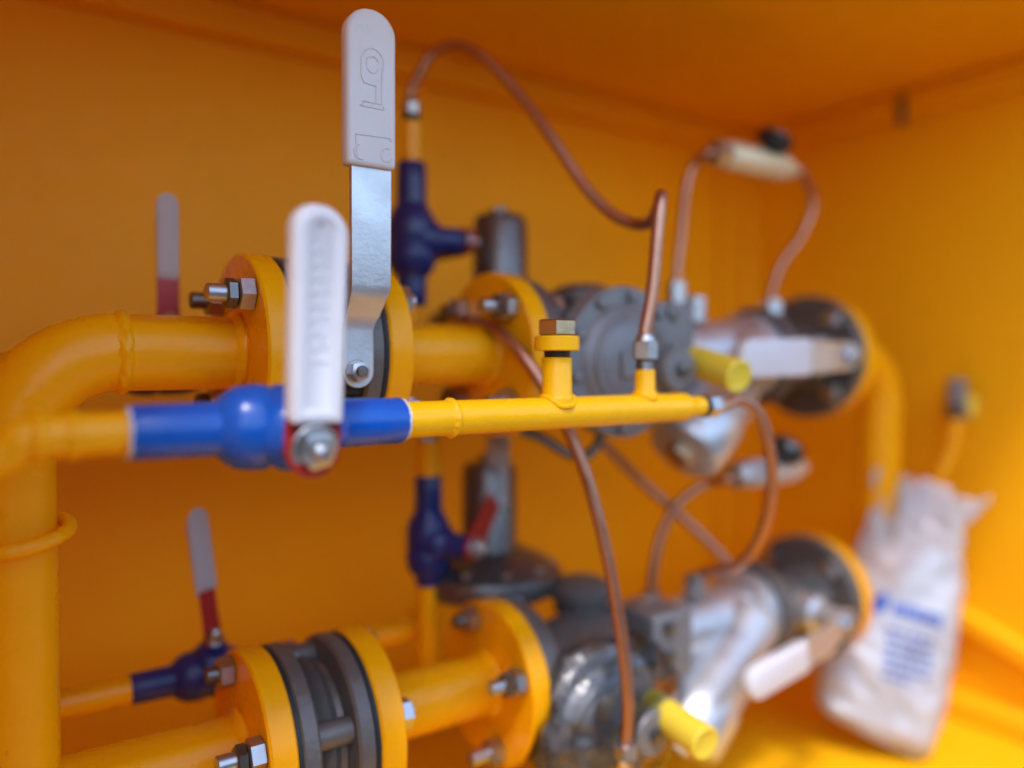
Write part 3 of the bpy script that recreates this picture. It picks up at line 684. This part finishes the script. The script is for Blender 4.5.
# ------------------------------------------------------------------ drain pipe behind the bag
dp = thing('drain_pipe', at(925, 560, 1.27), 'thin bent yellow pipe with steel tap behind the plastic bag', 'pipe')
top = at(957, 415, 1.275)
MB().tube(smooth([at(925, 690, 1.29), at(926, 600, 1.28), at(931, 510, 1.28), at(940, 478, 1.278), at(952, 450, 1.275), top], 8), .0100, 20).build('pipe', 'yellow_pipe_paint', dp)
MB().hexa(top - V((0, 0, .004)), top + V((0, 0, .014)), .0140).build('union_nut', 'dark_bolt', dp)
MB().cyl(top + V((0, 0, .013)), top + V((0, 0, .046)), .0115).build('tap_body', 'cast_grey', dp)
MB().box(top + V((.012, -.012, .012)), RT * .007, (0, 0, .012), D * .002).build('tap_tab', 'bright_yellow_plastic', dp, bevel=.001)

# ------------------------------------------------------------------ plastic bag
B0, B1 = at(876, 741, 1.155), at(928, 484, 1.215)
bu = (B1 - B0); BL = bu.length; bu.normalize()
bn = (-D + V((0, 0, .10)) - RT * .1); bn = (bn - bu * bn.dot(bu)).normalized(); br = bu.cross(bn).normalized()
if br.dot(RT) < 0: br = -br
def bw(t):                                       # half width and thickness up the bag
    K = [(0, .058, .020), (.05, .068, .030), (.2, .073, .034), (.45, .071, .031), (.65, .064, .024), (.80, .058, .014), (.87, .054, .010), (.94, .064, .008), (1, .073, .007)]
    for i in range(len(K) - 1):
        if K[i][0] <= t <= K[i + 1][0]:
            f = (t - K[i][0]) / (K[i + 1][0] - K[i][0]); f = f * f * (3 - 2 * f)
            return K[i][1] * (1 - f) + K[i + 1][1] * f, K[i][2] * (1 - f) + K[i + 1][2] * f
    return K[-1][1:]
def bag_pt(a, t, off=0):
    hw, th = bw(t)
    c, s = math.cos(a), math.sin(a)
    ex = lambda q, p: math.copysign(abs(q) ** p, q)
    x = hw * ex(c, .75); y = th * ex(s, .9)
    # folds: strong near the mouth, soft lower down
    k = max(0, (t - .62) / .38)
    y += k * .010 * math.sin(x * 150 + 1.2 + t * 3) + k * .006 * math.sin(x * 330 + 4) + .006 * noise.noise(V((x * 28, t * 5, 2 + (0 if s > 0 else 9)))) * (1 - .4 * k)
    y += .0045 * noise.noise(V((x * 60 + t * 18, t * 14 - x * 20, 5))) - .006 * abs(noise.noise(V((x * 22 + t * 7, t * 6 - x * 9, 11 + (0 if s > 0 else 5)))))
    lift = k * (.007 * math.sin(x * 110 + .6) + .005 * math.sin(x * 260 + 2) - x * .10) - (1 - t) ** 6 * .010 * (1 - (x / .08) ** 2) * 0
    sk = .012 * max(0, .15 - t) / .15 * (x / .07)
    return B0 + bu * (t * BL + lift + sk * -1) + br * (x + .004 * noise.noise(V((t * 6, 1, 1)))) + bn * (y + off)
bag = thing('plastic_bag', B0, 'crumpled white plastic bag with blue print standing by the outlet riser', 'bag')
m = MB(); prev = None; NA = 72; NT = 64
for i in range(NT + 1):
    rg = m.ring([bag_pt(2 * math.pi * k / NA, i / NT) for k in range(NA)])
    if prev: m.bridge(prev, rg)
    else: m.f.append(tuple(reversed(rg)))
    prev = rg
m.build('sack', 'bag_film', bag, sharp=180)
def on_bag(x, t, off=.0018):
    x -= .024                     # front surface at x metres across
    hw, _ = bw(t); q = max(-.98, min(.98, x / hw)); c = math.copysign(abs(q) ** (1 / .75), q)
    return bag_pt(math.acos(c), t, off)
def patch(m, x0, x1, t0, t1, sk=0):
    nx = 4; rows = []
    for t_ in (t0, t1):
        rows.append(m.ring([on_bag(x0 + (x1 - x0) * k / nx + sk * (t_ - t0), t_) for k in range(nx + 1)]))
    for k in range(nx): m.f.append((rows[0][k], rows[0][k + 1], rows[1][k + 1], rows[1][k]))
m = MB(); patch(m, -.016, -.005, .455, .475, .05); patch(m, -.019, -.003, .475, .515, .12); patch(m, -.012, -.002, .515, .532, .05); m.build('printed_logo', 'print_blue', bag)
m = MB(); x = .006
while x < .060:                                  # bold heading, a row of letter blocks
    w_ = random.uniform(.003, .0055); patch(m, x, x + w_, .47, .515); x += w_ + .0016
m.build('printed_heading', 'print_blue', bag)
for k in range(6):
    m = MB(); x = .006; tt = .405 - k * .034; xm = .060 if k < 5 else .040
    while x < xm:
        w_ = random.uniform(.004, .012); patch(m, x, min(xm, x + w_), tt, tt + .014); x += w_ + .003
    m.build('printed_line', 'print_blue', bag)

# folded paper inside the bag
def paper_pt(x, t, back):
    hw, th = bw(t)
    p = on_bag(x + .024, t, 0)
    mid = B0 + bu * (t * BL) + br * x
    f = (p - mid).dot(bn)
    return mid + bn * (f * .80 - .003 - (.004 if back else 0))
m = MB(); rows = []; NX, NTT = 10, 16
for back in (0, 1):
    g = []
    for j in range(NTT + 1):
        t_ = .05 + .71 * j / NTT
        xl = -.058 if t_ < .30 else -.058 + (t_ - .30) / .46 * .072
        xr = .055 if t_ < .5 else .055 - (t_ - .5) * .035
        g.append(m.ring([paper_pt(xl + (xr - xl) * k / NX, t_, back) for k in range(NX + 1)]))
    rows.append(g)
f_, b_ = rows
for j in range(NTT):
    for k in range(NX):
        m.f.append((f_[j][k], f_[j][k + 1], f_[j + 1][k + 1], f_[j + 1][k])); m.f.append((b_[j][k], b_[j + 1][k], b_[j + 1][k + 1], b_[j][k + 1]))
    for k in (0, NX): m.f.append((f_[j][k], f_[j + 1][k], b_[j + 1][k], b_[j][k]))
for j in (0, NTT):
    for k in range(NX): m.f.append((f_[j][k], b_[j][k], b_[j][k + 1], f_[j][k + 1]))
tag(m.build('folded_paper', 'paper', sharp=60), 'folded white paper sheet inside the plastic bag', 'paper')
